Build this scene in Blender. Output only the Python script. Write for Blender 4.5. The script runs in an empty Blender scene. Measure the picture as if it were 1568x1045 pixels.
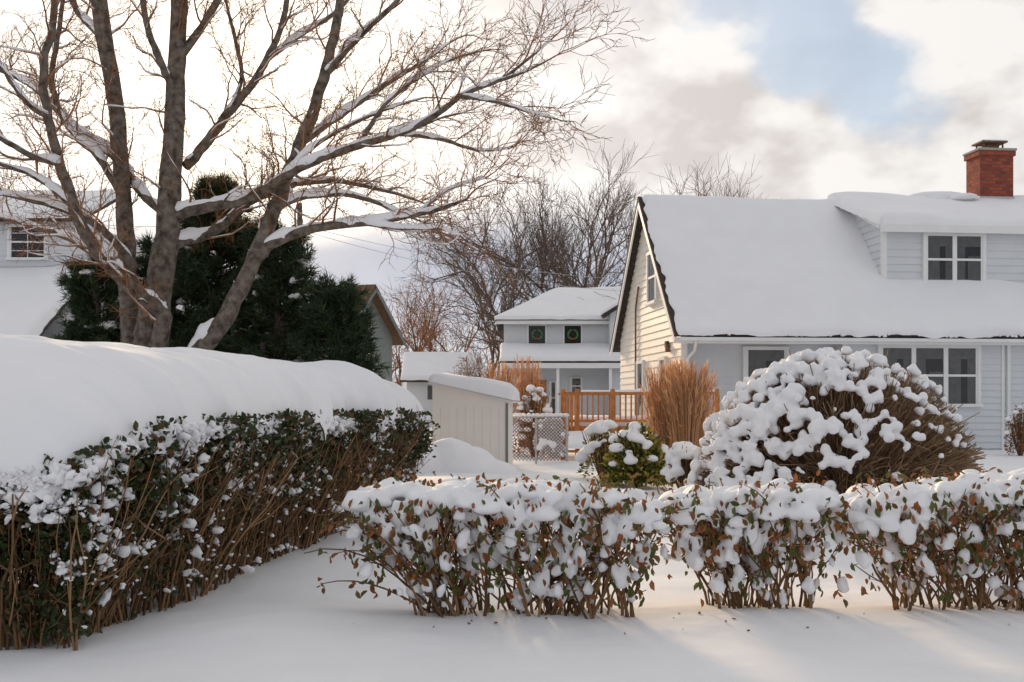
import bpy, math, random
import numpy as np
from mathutils import Vector
rng = np.random.default_rng(7)
random.seed(7)
R = math.radians
F = 1742.0; CH = 1.7; HZ = 620.0
def pt(px, py, d):
    """image pixel coordinates + assumed distance in metres -> world metres"""
    return ((px-784)/F*d, d, CH+(HZ-py)/F*d)
def nrm(v):
    return v/np.maximum(np.linalg.norm(v, axis=-1, keepdims=True), 1e-9)

# ------------------------------------------------------------------ noise
def _h(i, j, k):
    s = np.sin(i*127.1+j*311.7+k*74.7)*43758.5453
    return s-np.floor(s)
def vn(x, y, z=0.0):
    x = np.asarray(x, float); y = np.asarray(y, float)+0*x; z = np.asarray(z, float)+0*x
    xi, yi, zi = np.floor(x), np.floor(y), np.floor(z)
    f = [x-xi, y-yi, z-zi]; u, v, w = [a*a*(3-2*a) for a in f]
    r = 0
    for a in (0, 1):
        for b in (0, 1):
            for c in (0, 1):
                r = r+_h(xi+a, yi+b, zi+c)*(u if a else 1-u)*(v if b else 1-v)*(w if c else 1-w)
    return r*2-1
def fbm(x, y, z=0.0, o=4):
    r = 0; a = 1.0
    for i in range(o):
        r = r+a*vn(np.asarray(x)*2**i+i*17, np.asarray(y)*2**i+i*5, np.asarray(z)*2**i); a *= .5
    return r
def sst(a, b, x):
    t = np.clip((x-a)/(b-a), 0, 1); return t*t*(3-2*t)
def ground_z(x, y):
    x = np.asarray(x, float); y = np.asarray(y, float)
    z = 0.5*sst(9.5, 20, y)
    z = z+0.06*fbm(x*.35, y*.45, 1.3, 3)*sst(3, 6, y)
    z = z+0.016*fbm(x*1.3, y*1.6, 4.3, 3)
    z = z+0.0025*fbm(x*6, y*6, 2.3, 2)*sst(4, 6, y)*(1-sst(11, 13, y))
    z = z+0.10*np.exp(-((x+1.9)**2/1.6+(y-8.6)**2/1.0))
    z = z+0.06*np.exp(-((y-8.8)**2/.5))*sst(-1.5, 0, x)
    z = z-0.05*np.exp(-((x+1.6-.16*(y-11))**2/.25))*sst(9, 11, y)
    return z

# ------------------------------------------------------------------ mesh helpers
def empty(name, loc=(0, 0, 0), rz=0):
    e = bpy.data.objects.new(name, None); bpy.context.collection.objects.link(e)
    e.location = loc; e.rotation_euler = (0, 0, rz); e.empty_display_size = .3
    return e
def mk(name, V, Fc, mat, parent=None, smooth=True):
    me = bpy.data.meshes.new(name)
    V = np.asarray(V, dtype=np.float32)
    if isinstance(Fc, np.ndarray):
        k = Fc.shape[1]
        me.vertices.add(len(V)); me.vertices.foreach_set('co', V.ravel())
        me.loops.add(Fc.size); me.loops.foreach_set('vertex_index', Fc.astype(np.int32).ravel())
        me.polygons.add(len(Fc)); me.polygons.foreach_set('loop_start', np.arange(len(Fc), dtype=np.int32)*k)
        me.update(calc_edges=True)
    else:
        me.from_pydata([tuple(map(float, v)) for v in V], [], Fc); me.update()
    me.polygons.foreach_set('use_smooth', np.full(len(me.polygons), smooth))
    o = bpy.data.objects.new(name, me); bpy.context.collection.objects.link(o)
    if mat: me.materials.append(mat)
    if parent: o.parent = parent
    return o
def box(name, x0, x1, y0, y1, z0, z1, mat, parent, bev=0.0):
    V = [(x0,y0,z0),(x1,y0,z0),(x1,y1,z0),(x0,y1,z0),(x0,y0,z1),(x1,y0,z1),(x1,y1,z1),(x0,y1,z1)]
    Q = [(0,3,2,1),(4,5,6,7),(0,1,5,4),(1,2,6,5),(2,3,7,6),(3,0,4,7)]
    o = mk(name, V, Q, mat, parent, False)
    if bev:
        m = o.modifiers.new('b', 'BEVEL'); m.width = bev; m.segments = 2
    return o
def poly_prism(name, P0, P1, mat, parent):
    n = len(P0); Fc = [tuple(range(n)), tuple(range(2*n-1, n-1, -1))]
    for i in range(n):
        j = (i+1) % n; Fc.append((i, n+i, n+j, j))
    o = mk(name, list(P0)+list(P1), Fc, mat, parent, False)
    import bmesh
    bm = bmesh.new(); bm.from_mesh(o.data); bmesh.ops.recalc_face_normals(bm, faces=bm.faces); bm.to_mesh(o.data); bm.free()
    return o
def tubes(name, lines, mat, parent=None, sides=5):
    P = np.concatenate([l[0] for l in lines]); Rr = np.concatenate([l[1] for l in lines])
    ns = np.array([len(l[0]) for l in lines]); off = np.concatenate([[0], np.cumsum(ns)])[:-1]
    ids = np.repeat(np.arange(len(lines)), ns)
    T = np.zeros_like(P)
    same = ids[1:] == ids[:-1]; d = P[1:]-P[:-1]; d[~same] = 0
    T[:-1] += nrm(d)*same[:, None]; T[1:] += nrm(d)*same[:, None]; T = nrm(T)
    mean = nrm(P[off+ns-1]-P[off])
    ref = np.eye(3)[np.argmin(np.abs(mean), axis=1)][ids]
    A = nrm(np.cross(T, ref)); B = np.cross(T, A)
    an = np.arange(sides)/sides*2*np.pi
    V = P[:, None]+Rr[:, None, None]*(A[:, None]*np.cos(an)[None, :, None]+B[:, None]*np.sin(an)[None, :, None])
    i = np.nonzero(same)[0]; k = np.arange(sides); k2 = (k+1) % sides
    Q = np.stack([i[:, None]*sides+k, i[:, None]*sides+k2, (i[:, None]+1)*sides+k2, (i[:, None]+1)*sides+k], -1).reshape(-1, 4)
    return mk(name, V.reshape(-1, 3), Q, mat, parent)
def snow_on(lines, k=.9, minr=.01, lift=.75, add=.010):
    out = []
    for P, r in lines:
        if r.max() < minr: continue
        n = max(4, int(np.linalg.norm(np.diff(P, axis=0), axis=1).sum()/.08)+2)
        t = np.linspace(0, len(P)-1, n); ti = np.arange(len(P))
        Q = np.stack([np.interp(t, ti, P[:, c]) for c in range(3)], 1); rr = np.interp(t, ti, r)
        T = nrm(np.gradient(Q, axis=0)); hz = np.clip((np.sqrt(1-np.clip(T[:, 2], -1, 1)**2)-.45)/.35, 0, 1)
        nz = np.clip(.9+.8*vn(Q[:, 0]*2.4, Q[:, 1]*2.4, Q[:, 2]*2.4)+.3*vn(Q[:, 0]*8, Q[:, 1]*8, Q[:, 2]*8), 0, 1.4)
        sr = (rr*k+add)*hz*nz
        Q = Q.copy(); Q[:, 2] += rr*lift*(hz > 0)
        sr[0] *= .2; sr[-1] = 0
        if sr.max() > .004: out.append((Q, sr))
    return out
def ico(sub):
    import bmesh
    bm = bmesh.new(); bmesh.ops.create_icosphere(bm, subdivisions=sub, radius=1.0)
    V = np.array([v.co[:] for v in bm.verts]); Fc = np.array([[v.index for v in f.verts] for f in bm.faces]); bm.free()
    return V, Fc
ICO = {1: ico(1), 2: ico(2), 3: ico(3)}
def blobs(name, C, Rd, mat, parent=None, sub=2, axis=None, lump=.25, flat=True):
    C = np.asarray(C, float); Rd = np.asarray(Rd, float)
    if Rd.ndim == 1: Rd = np.stack([Rd, Rd, Rd], 1)
    V0, F0 = ICO[sub]; n = len(C); m = len(V0)
    ph = rng.random((n, 1))*50
    dsp = 1+lump*vn(V0[None, :, 0]*1.6+ph, V0[None, :, 1]*1.6+ph*1.3, V0[None, :, 2]*1.6)+lump*.6*vn(V0[None, :, 0]*3.6+ph, V0[None, :, 1]*3.6, V0[None, :, 2]*3.6+ph)
    V = V0[None]*dsp[:, :, None]
    if flat: V[:, :, 2] = np.where(V[:, :, 2] < 0, V[:, :, 2]*.6, V[:, :, 2])
    V = V*Rd[:, None, :]
    if axis is not None:
        Z = nrm(np.asarray(axis)); X = nrm(np.cross(Z, nrm(rng.normal(size=(n, 3))))); Y = np.cross(Z, X)
        V = V[..., 0:1]*X[:, None]+V[..., 1:2]*Y[:, None]+V[..., 2:3]*Z[:, None]
    else:
        a = rng.random(n)*6.28; ca, sa = np.cos(a)[:, None], np.sin(a)[:, None]
        V = np.stack([V[..., 0]*ca-V[..., 1]*sa, V[..., 0]*sa+V[..., 1]*ca, V[..., 2]], -1)
    V = V+C[:, None]
    Fc = (F0[None]+(np.arange(n)*m)[:, None, None]).reshape(-1, 3)
    return mk(name, V.reshape(-1, 3), Fc, mat, parent)
def snow_mass(name, C, Rd, mat, parent, voxel=.02, lump=.2, axis=None, sm=6):
    o = blobs(name, C, Rd, mat, parent, 2, axis, lump)
    m = o.modifiers.new('r', 'REMESH'); m.mode = 'VOXEL'; m.voxel_size = voxel; m.use_smooth_shade = True
    s = o.modifiers.new('s', 'SMOOTH'); s.iterations = sm; s.factor = .5
    return o
def leaves(name, P, D, S, mat, parent=None, w=.28, fold=.25):
    n = len(P); D = nrm(D); X = nrm(np.cross(D, rng.normal(size=(n, 3)))); Nn = np.cross(D, X)
    S = S[:, None]; W = S*w
    v = [P, P+D*S*.35-X*W+Nn*W*fold, P+D*S*.72-X*W*.8+Nn*W*fold, P+D*S-Nn*W*.3, P+D*S*.72+X*W*.8+Nn*W*fold, P+D*S*.35+X*W+Nn*W*fold]
    V = np.stack(v, 1).reshape(-1, 3); b = (np.arange(n)*6)[:, None]
    Q = np.concatenate([b+np.array([[0, 1, 2, 3]]), b+np.array([[0, 3, 4, 5]])])
    return mk(name, V, Q, mat, parent, False)
def tris(name, P, D, S, w, mat, parent=None):
    n = len(P); D = nrm(D); X = nrm(np.cross(D, rng.normal(size=(n, 3))))*w
    V = np.stack([P-X, P+X, P+D*S[:, None]], 1).reshape(-1, 3)
    return mk(name, V, np.arange(n*3).reshape(-1, 3), mat, parent, False)

# ------------------------------------------------------------------ materials
def newmat(name):
    m = bpy.data.materials.new(name); m.use_nodes = True
    nt = m.node_tree; return m, nt, nt.nodes['Principled BSDF']
def mat(name, c, rough=.7, var=.15, sc=4, bump=0, bsc=20, spec=.3, metal=0, c2=None, dist=.02):
    m, nt, b = newmat(name)
    b.inputs['Roughness'].default_value = rough; b.inputs['Specular IOR Level'].default_value = spec; b.inputs['Metallic'].default_value = metal
    tc = nt.nodes.new('ShaderNodeTexCoord'); n = nt.nodes.new('ShaderNodeTexNoise'); n.inputs['Scale'].default_value = sc; n.inputs['Detail'].default_value = 3
    nt.links.new(tc.outputs['Object'], n.inputs['Vector'])
    r = nt.nodes.new('ShaderNodeValToRGB'); r.color_ramp.elements[0].position = .3; r.color_ramp.elements[1].position = .7
    r.color_ramp.elements[0].color = [x*(1-var) for x in c]+[1]
    r.color_ramp.elements[1].color = ([min(1, x*(1+var)) for x in c] if c2 is None else list(c2))+[1]
    nt.links.new(n.outputs['Fac'], r.inputs['Fac']); nt.links.new(r.outputs['Color'], b.inputs['Base Color'])
    if bump:
        n2 = nt.nodes.new('ShaderNodeTexNoise'); n2.inputs['Scale'].default_value = bsc; n2.inputs['Detail'].default_value = 3
        nt.links.new(tc.outputs['Object'], n2.inputs['Vector'])
        bp = nt.nodes.new('ShaderNodeBump'); bp.inputs['Strength'].default_value = bump; bp.inputs['Distance'].default_value = dist
        nt.links.new(n2.outputs['Fac'], bp.inputs['Height']); nt.links.new(bp.outputs['Normal'], b.inputs['Normal'])
    return m
def islandmat(name, cols, rough=.5, transl=.25, spec=.3):
    m, nt, b = newmat(name)
    g = nt.nodes.new('ShaderNodeNewGeometry'); r = nt.nodes.new('ShaderNodeValToRGB')
    el = r.color_ramp.elements
    for i, c in enumerate(cols):
        p = i/(len(cols)-1)
        e = el[0] if i == 0 else (el[len(el)-1] if i == len(cols)-1 else None)
        if e is None: e = el.new(p)
        e.position = p; e.color = (*c, 1)
    nt.links.new(g.outputs['Random Per Island'], r.inputs['Fac']); nt.links.new(r.outputs['Color'], b.inputs['Base Color'])
    b.inputs['Roughness'].default_value = rough; b.inputs['Specular IOR Level'].default_value = spec
    if transl:
        t = nt.nodes.new('ShaderNodeBsdfTranslucent'); mx = nt.nodes.new('ShaderNodeMixShader'); mx.inputs[0].default_value = transl
        nt.links.new(r.outputs['Color'], t.inputs['Color']); nt.links.new(b.outputs[0], mx.inputs[1]); nt.links.new(t.outputs[0], mx.inputs[2])
        nt.links.new(mx.outputs[0], nt.nodes['Material Output'].inputs['Surface'])
    return m
SNOW = mat('snow', (.87, .87, .885), .65, .015, 1.5, .3, 14, .25, dist=.015)
GSNOW = mat('snow_ground', (.85, .855, .87), .65, .02, 1.2, .35, 5, .25, dist=.02)
BARK = mat('bark', (.105, .08, .062), .9, .4, 9, 1.0, 30, .15, c2=(.24, .20, .165), dist=.03)
TWIG = islandmat('twig', [(.12, .06, .032), (.26, .125, .06), (.42, .19, .085)], .7, 0, .25)
GTWIG = islandmat('twig_grey', [(.12, .09, .075), (.21, .155, .12)], .85, 0, .2)
HSTEM = islandmat('hedge_stem', [(.09, .052, .03), (.20, .115, .055), (.32, .19, .10)], .8, 0, .2)
BSTEM = islandmat('bush_twig', [(.16, .10, .06), (.30, .19, .11), (.38, .26, .16)], .8, 0, .2)
HLEAF = islandmat('hedge_leaf', [(.026, .040, .016), (.036, .055, .018), (.055, .08, .026), (.05, .06, .022), (.10, .07, .03), (.16, .075, .03)], .42, .15)
FLEAF = islandmat('shrub_leaf', [(.28, .095, .033), (.34, .125, .04), (.18, .09, .03), (.085, .105, .03), (.12, .14, .035), (.26, .09, .033)], .5, .25)
YLEAF = islandmat('variegated_leaf', [(.03, .06, .015), (.07, .11, .02), (.48, .40, .08), (.45, .27, .06)], .5, .25)
NEED = islandmat('pine_needles', [(.018, .036, .016), (.034, .062, .026), (.07, .095, .038)], .55, .1)
NEEDW = islandmat('pine_shoots_sunlit', [(.16, .11, .05), (.24, .15, .06)], .6, .25)  # orange sunlight on the upper shoots is painted into their colour
GRASS = islandmat('dry_grass', [(.66, .33, .15), (.80, .55, .33), (.58, .27, .11)], .7, .4)
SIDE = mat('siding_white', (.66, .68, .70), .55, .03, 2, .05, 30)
SIDE_SUNLIT = mat('siding_sunlit', (.80, .74, .65), .55, .04, 2, .05, 30)  # house siding with the gable's warm sunlight put into the colour
TRIM = mat('trim_white', (.80, .80, .79), .5, .03, 3)
ROOF = mat('shingles_dark', (.055, .045, .04), .9, .4, 12, .6, 30)
ROOFB = mat('shingles_brown', (.16, .09, .05), .9, .3, 12, .6, 30)
WOOD = mat('cedar_wood', (.50, .19, .055), .7, .25, 8, .3, 40)
SHED = mat('shed_vinyl', (.84, .79, .73), .6, .02, 3)
GROOVE = mat('shed_groove', (.66, .62, .57))
DARKG = mat('siding_green_grey', (.20, .22, .21), .7, .1, 5)
METAL = mat('galvanised_metal', (.45, .46, .47), .4, .1, 9, metal=.6)
RUST = mat('rusty_metal', (.20, .11, .07), .8, .4, 14, .3)
CONC = mat('concrete', (.38, .34, .30), .9, .2, 10, .4)
CURT = mat('curtain', (.78, .78, .75), .9, .15, 6)
RED = mat('ribbon_red', (.6, .03, .03), .5)
WREATH = mat('wreath_green', (.07, .17, .07), .8, .5, 14)
def glass():
    m, nt, b = newmat('window_glass'); b.inputs['Base Color'].default_value = (.05, .05, .05, 1); b.inputs['Roughness'].default_value = .05
    b.inputs['Specular IOR Level'].default_value = .9
    t = nt.nodes.new('ShaderNodeBsdfTransparent'); t.inputs[0].default_value = (.85, .85, .85, 1); mx = nt.nodes.new('ShaderNodeMixShader'); mx.inputs[0].default_value = .65
    nt.links.new(b.outputs[0], mx.inputs[1]); nt.links.new(t.outputs[0], mx.inputs[2]); nt.links.new(mx.outputs[0], nt.nodes['Material Output'].inputs['Surface'])
    return m
GLASS = glass()
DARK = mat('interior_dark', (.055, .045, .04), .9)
def brick():
    m, nt, b = newmat('brick'); tc = nt.nodes.new('ShaderNodeTexCoord'); s = nt.nodes.new('ShaderNodeSeparateXYZ'); a = nt.nodes.new('ShaderNodeMath'); a.operation = 'ADD'
    c = nt.nodes.new('ShaderNodeCombineXYZ'); bt = nt.nodes.new('ShaderNodeTexBrick')
    nt.links.new(tc.outputs['Object'], s.inputs[0]); nt.links.new(s.outputs[0], a.inputs[0]); nt.links.new(s.outputs[1], a.inputs[1])
    nt.links.new(a.outputs[0], c.inputs[0]); nt.links.new(s.outputs[2], c.inputs[1]); nt.links.new(c.outputs[0], bt.inputs['Vector'])
    bt.inputs['Color1'].default_value = (.38, .075, .03, 1); bt.inputs['Color2'].default_value = (.19, .035, .02, 1); bt.inputs['Mortar'].default_value = (.13, .07, .055, 1)
    bt.inputs['Scale'].default_value = 1; bt.inputs['Brick Width'].default_value = .22; bt.inputs['Row Height'].default_value = .095; bt.inputs['Mortar Size'].default_value = .014
    nt.links.new(bt.outputs['Color'], b.inputs['Base Color']); b.inputs['Roughness'].default_value = .9
    return m
BRICK = brick()

# ------------------------------------------------------------------ camera, sun, sky
cam = bpy.data.cameras.new('camera'); co = bpy.data.objects.new('camera', cam); bpy.context.collection.objects.link(co)
co.location = (0, 0, CH); co.rotation_euler = (R(90), 0, 0); cam.lens = 40; cam.sensor_width = 36; cam.shift_y = (HZ-522.5)/1568
cam.clip_end = 3000; bpy.context.scene.camera = co
AZ, EL = R(-14), R(14.5)
S = Vector((math.sin(AZ)*math.cos(EL), math.cos(AZ)*math.cos(EL), math.sin(EL)))
sl = bpy.data.lights.new('sun', 'SUN'); so = bpy.data.objects.new('sun', sl); bpy.context.collection.objects.link(so)
sl.energy = 3.3; sl.angle = R(9); sl.color = (1, .72, .45); so.rotation_euler = S.to_track_quat('Z', 'Y').to_euler(); so.location = (-8, 30, 12)
sc = bpy.context.scene
sc.view_settings.view_transform = 'Standard'; sc.view_settings.look = 'None'; sc.view_settings.exposure = 0
w = bpy.data.worlds.new('World'); sc.world = w; w.use_nodes = True; nt = w.node_tree; N = nt.nodes; L = nt.links
for n in list(N): N.remove(n)
out = N.new('ShaderNodeOutputWorld'); tc = N.new('ShaderNodeTexCoord'); vec = tc.outputs['Generated']
def inp(s, v):
    if isinstance(v, (int, float, tuple)): s.default_value = v
    else: L.new(v, s)
def M(op, a, b=0.0, c=0.0, clamp=False):
    n = N.new('ShaderNodeMath'); n.operation = op; n.use_clamp = clamp
    inp(n.inputs[0], a); inp(n.inputs[1], b); inp(n.inputs[2], c); return n.outputs[0]
def VM(op, a, b):
    n = N.new('ShaderNodeVectorMath'); n.operation = op; inp(n.inputs[0], a); inp(n.inputs[1], b)
    return n.outputs['Value'] if op == 'DOT_PRODUCT' else n.outputs[0]
def ramp(x, a, b):
    n = N.new('ShaderNodeMapRange'); n.interpolation_type = 'SMOOTHSTEP'; inp(n.inputs[0], x); n.inputs[1].default_value = a; n.inputs[2].default_value = b; return n.outputs[0]
def mixc(f, a, b):
    n = N.new('ShaderNodeMix'); n.data_type = 'RGBA'; inp(n.inputs[0], f); inp(n.inputs[6], a); inp(n.inputs[7], b); return n.outputs[2]
def noise(v, s, d=6, r=.5, dist=0.0):
    n = N.new('ShaderNodeTexNoise'); n.inputs['Scale'].default_value = s; n.inputs['Detail'].default_value = d; n.inputs['Roughness'].default_value = r; n.inputs['Distortion'].default_value = dist
    L.new(v, n.inputs['Vector']); return n.outputs['Fac']
sky = N.new('ShaderNodeTexSky'); sky.sky_type = 'NISHITA'; sky.sun_disc = False; sky.sun_elevation = EL; sky.sun_rotation = AZ; sky.air_density = 1.0; sky.dust_density = 1.0
sep = N.new('ShaderNodeSeparateXYZ'); L.new(vec, sep.inputs[0]); zz = sep.outputs[2]
cs = VM('DOT_PRODUCT', vec, tuple(S))
st = VM('MULTIPLY', vec, (1, 1, 1.6))
st = VM('ADD', st, (3.1, 1.7, .4))
n1 = noise(st, 6.0, 5, .54)
n2 = noise(VM('ADD', st, (S.x*.025, S.y*.02, .04)), 6.0, 4, .54)
lit = M('MULTIPLY', M('SUBTRACT', n1, n2), 1.7)
lit = M('MINIMUM', M('MAXIMUM', lit, -.14), .14)
glow = M('POWER', M('MAXIMUM', cs, 0.001), 50.0)
wide = M('POWER', M('MAXIMUM', cs, 0.001), 12.0)
front = ramp(cs, -.2, .9)
Lc = M('ADD', M('MULTIPLY_ADD', front, .17, .61), M('ADD', M('MULTIPLY', glow, .85), M('MULTIPLY', wide, .14)))
Lc = M('ADD', Lc, M('MULTIPLY', lit, M('MULTIPLY_ADD', glow, -1.0, 1.0)))
tint = mixc(front, (.90, .96, 1.04, 1), (1.025, .985, .955, 1))
tint = mixc(ramp(lit, -.14, .06), (1.02, .95, .92, 1), tint)
tint = mixc(M('MULTIPLY', glow, .9), tint, (1.14, 1.0, .80, 1))
bank = M('SUBTRACT', 1.0, ramp(M('MULTIPLY_ADD', n1, .10, zz), .175, .225))
colc = N.new('ShaderNodeVectorMath'); colc.operation = 'SCALE'; L.new(tint, colc.inputs[0]); L.new(Lc, colc.inputs['Scale'])
bankc = mixc(ramp(zz, .03, .13), (.66, .68, .73, 1), (.36, .41, .54, 1))
cc = mixc(M('MULTIPLY', bank, M('MULTIPLY_ADD', glow, -.3, .85)), colc.outputs[0], bankc)
def hole(px, py, r0, r1, k):
    v = Vector(pt(px, py, 10)); v.z -= CH; v.normalize()
    return M('MULTIPLY', ramp(VM('DOT_PRODUCT', vec, tuple(v)), math.cos(R(r0)), math.cos(R(r1))), k)
hs = M('ADD', M('ADD', hole(1410, 160, 4.5, .5, .24), hole(1290, 90, 4, .5, .17)), M('ADD', hole(1160, 40, 5, 1, .26), hole(1230, 30, 4, .5, .14)))
dens = M('MULTIPLY_ADD', ramp(M('SUBTRACT', n1, hs), .22, .40), .82, .18)
skyc = mixc(.4, sky.outputs[0], (4.2, 5.6, 7.8, 1))
b1 = N.new('ShaderNodeBackground'); L.new(skyc, b1.inputs[0]); b1.inputs[1].default_value = .11
b2 = N.new('ShaderNodeBackground'); L.new(cc, b2.inputs[0]); b2.inputs[1].default_value = 1.0
mx = N.new('ShaderNodeMixShader'); L.new(dens, mx.inputs[0]); L.new(b1.outputs[0], mx.inputs[1]); L.new(b2.outputs[0], mx.inputs[2]); L.new(mx.outputs[0], out.inputs[0])

# ------------------------------------------------------------------ ground
def axis(pts):
    o = []
    for a, b, s in pts: o += list(np.arange(a, b, s))
    o.append(pts[-1][1]); return np.array(o)
gx = axis([(-1500, -200, 130), (-200, -40, 10), (-40, -8, .8), (-8, 9, .06), (9, 40, .8), (40, 200, 10), (200, 1500, 130)])
gy = axis([(-40, 3, 2), (3, 14, .05), (14, 32, .25), (32, 80, 2), (80, 300, 20), (300, 2200, 190)])
GX, GY = np.meshgrid(gx, gy); GZ = ground_z(GX, GY)
Vg = np.stack([GX, GY, GZ], -1).reshape(-1, 3); nx, ny = len(gx), len(gy)
I = (np.arange(ny-1)[:, None]*nx+np.arange(nx-1)).ravel(); Qg = np.stack([I, I+1, I+nx+1, I+nx], 1)
mk('snowy_ground', Vg, Qg, GSNOW)
def gz1(x, y): return float(ground_z(x, y))

# ------------------------------------------------------------------ generic building bits
def roof_snow(name, A, B, C, D, th, mat, parent, nu=60, nv=40, rag=.05, seed=0., edge=.18, lum=.25):
    A, B, C, D = [np.array(p, float) for p in (A, B, C, D)]
    lu = np.linalg.norm(B-A); lv = max(np.linalg.norm(D-A), np.linalg.norm(C-B))
    def sp(n, l):
        e = min(edge/l, .3); return np.concatenate([np.linspace(0, e, 5)[:-1], np.linspace(e, 1-e, n), np.linspace(1-e, 1, 5)[1:]])
    u = sp(nu, lu); v = sp(nv, lv); U, Vv = np.meshgrid(u, v)
    P = (A*(1-U[..., None])+B*U[..., None])*(1-Vv[..., None])+(D*(1-U[..., None])+C*U[..., None])*Vv[..., None]
    nrmv = nrm(np.cross(B-A, D-A)); nrmv = nrmv if nrmv[2] > 0 else -nrmv
    du = np.minimum(U, 1-U)*lu; dv = np.minimum(Vv, 1-Vv)*lv; de = np.minimum(du, dv)
    prof = np.sqrt(np.clip(1-(1-np.clip(de/edge, 0, 1))**2, 0, 1))
    t = th*prof*(1+lum*fbm(P[..., 0]*.5+seed, P[..., 1]*.5, P[..., 2]*.5, 3))
    k = np.exp(-de/.15)*rag; inward = nrm(np.array((A+B+C+D)/4-P))
    P = P+inward*(k*fbm(P[..., 0]*2+seed, P[..., 2]*2, P[..., 1]*2, 3))[..., None]
    P = P+nrmv*t[..., None]+nrmv*.006
    ny_, nx_ = U.shape; I = (np.arange(ny_-1)[:, None]*nx_+np.arange(nx_-1)).ravel()
    return mk(name, P.reshape(-1, 3), np.stack([I, I+1, I+nx_+1, I+nx_], 1), mat, parent)
def slab(name, A, B, C, D, th, mat, parent):
    A, B, C, D = [np.array(p, float) for p in (A, B, C, D)]
    n = nrm(np.cross(B-A, D-A)); n = n if n[2] > 0 else -n
    return poly_prism(name, [A, B, C, D], [p-n*th for p in (A, B, C, D)], mat, parent)
def siding(name, mp, rangefn, z0, z1, mat, parent, h=.16, lip=.022):
    V = []; Q = []; z = z0
    while z < z1-.01:
        zt = min(z+h, z1); a0, b0 = rangefn(z); a1, b1_ = rangefn(zt)
        if b0-a0 > .03:
            i = len(V); V += [mp(a0, z, 0), mp(b0, z, 0), mp(a0, z, lip), mp(b0, z, lip), mp(a1, zt, 0.002), mp(b1_, zt, 0.002)]
            Q += [(i, i+1, i+3, i+2), (i+2, i+3, i+5, i+4)]
        z = zt
    return mk(name, V, Q, mat, parent, False)
def mbox(name, mp, s0, s1, z0, z1, n0, n1, mat, parent):
    return poly_prism(name, [mp(s0, z0, n0), mp(s1, z0, n0), mp(s1, z1, n0), mp(s0, z1, n0)], [mp(s0, z0, n1), mp(s1, z0, n1), mp(s1, z1, n1), mp(s0, z1, n1)], mat, parent)
def window(pf, mp, s0, s1, z0, z1, parent, bays=1, fr=.09, curtain=True, n0=.034, grid=False):
    p = .075+n0; frm = TRIM
    mbox(pf+'_head', mp, s0, s1, z1-fr, z1, 0, p, frm, parent); mbox(pf+'_sill', mp, s0-.04, s1+.04, z0-.02, z0+fr*.7, 0, p+.04, frm, parent)
    mbox(pf+'_jamb_l', mp, s0, s0+fr, z0+fr*.7, z1-fr, 0, p-.003, frm, parent); mbox(pf+'_jamb_r', mp, s1-fr, s1, z0+fr*.7, z1-fr, 0, p-.003, frm, parent)
    bw = (s1-s0-2*fr)/bays
    for b in range(bays):
        a = s0+fr+b*bw; c = a+bw
        if b: mbox(pf+'_mullion_%d' % b, mp, a-.06, a+.06, z0+fr*.7, z1-fr, n0-.02, p-.006, frm, parent)
        zm = (z0+z1)/2
        mbox(pf+'_meeting_rail_%d' % b, mp, a, c, zm-.03, zm+.03, n0, p-.02, frm, parent)
        for k, (q, r_) in enumerate(((a+.0, a+.05), (c-.05, c))):
            mbox(pf+'_stile_%d_%d' % (b, k), mp, q, r_, z0+fr*.7, z1-fr, n0, p-.025, frm, parent)
        if grid:
            mbox(pf+'_muntin_%d' % b, mp, (a+c)/2-.012, (a+c)/2+.012, z0+fr*.7, z1-fr, n0, p-.028, frm, parent)
            for zq in ((z0+zm)/2, (z1+zm)/2): mbox(pf+'_muntinh_%d' % b, mp, a, c, zq-.012, zq+.012, n0, p-.029, frm, parent)
        if curtain:
            z_c = z0+.05; nn = 60
            for cc_, (ca_, cb_, zt) in enumerate(((a, a+(c-a)*(.40 if b % 2 else .5), z1-fr), (c-(c-a)*(.5 if b % 2 else .3), c, zm+.1 if b % 2 else z1-fr))):
                V = []
                for i in range(nn+1):
                    s = ca_+(cb_-ca_)*i/nn; off = n0+.012+.009*math.sin(i*.9); V += [mp(s, z_c, off), mp(s, zt, off)]
                mk(pf+'_curtain_%d_%d' % (b, cc_), V, [(2*i, 2*i+2, 2*i+3, 2*i+1) for i in range(nn)], CURT, parent)
            mbox(pf+'_blind_%d' % b, mp, a, c, z1-fr-.28, z1-fr, n0+.0225, n0+.0245, CURT, parent)
    mbox(pf+'_glass', mp, s0+fr, s1-fr, z0+fr*.7, z1-fr, n0+.028, n0+.032, GLASS, parent)
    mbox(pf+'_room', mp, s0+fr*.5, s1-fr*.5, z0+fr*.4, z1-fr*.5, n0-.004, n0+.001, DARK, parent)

# ------------------------------------------------------------------ main house (cape cod)
H = empty('cape_cod_house', ((1045-784)/F*29, 29, 0), R(6))
EV, RZ, RV, WD, LEN = 3.74, 7.62, 3.95, 7.9, 14.0
sl_ = (RZ-EV)/RV
fm = lambda s, z, n: (s, -n, z)
lm = lambda s, z, n: (-n, s, z)
poly_prism('body', [(.02, .62, -.2), (.02, WD, -.2), (.02, WD, EV), (.02, RV, RZ-.05), (.02, .0+.02, EV+.02), (.02, .02, EV-.25), (.02, .62, EV-.25)],
           [(LEN, .62, -.2), (LEN, WD, -.2), (LEN, WD, EV), (LEN, RV, RZ-.05), (LEN, .02, EV+.02), (LEN, .02, EV-.25), (LEN, .62, EV-.25)], SIDE, H)
box('front_block', 4.3, LEN, .02, .62, -.2, EV-.26, SIDE, H)
siding('siding_front', fm, lambda z: (4.32, LEN), .55, EV-.1, SIDE, H, .17, .028)
rec = lambda s, z, n: (s, .6-n, z)
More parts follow.
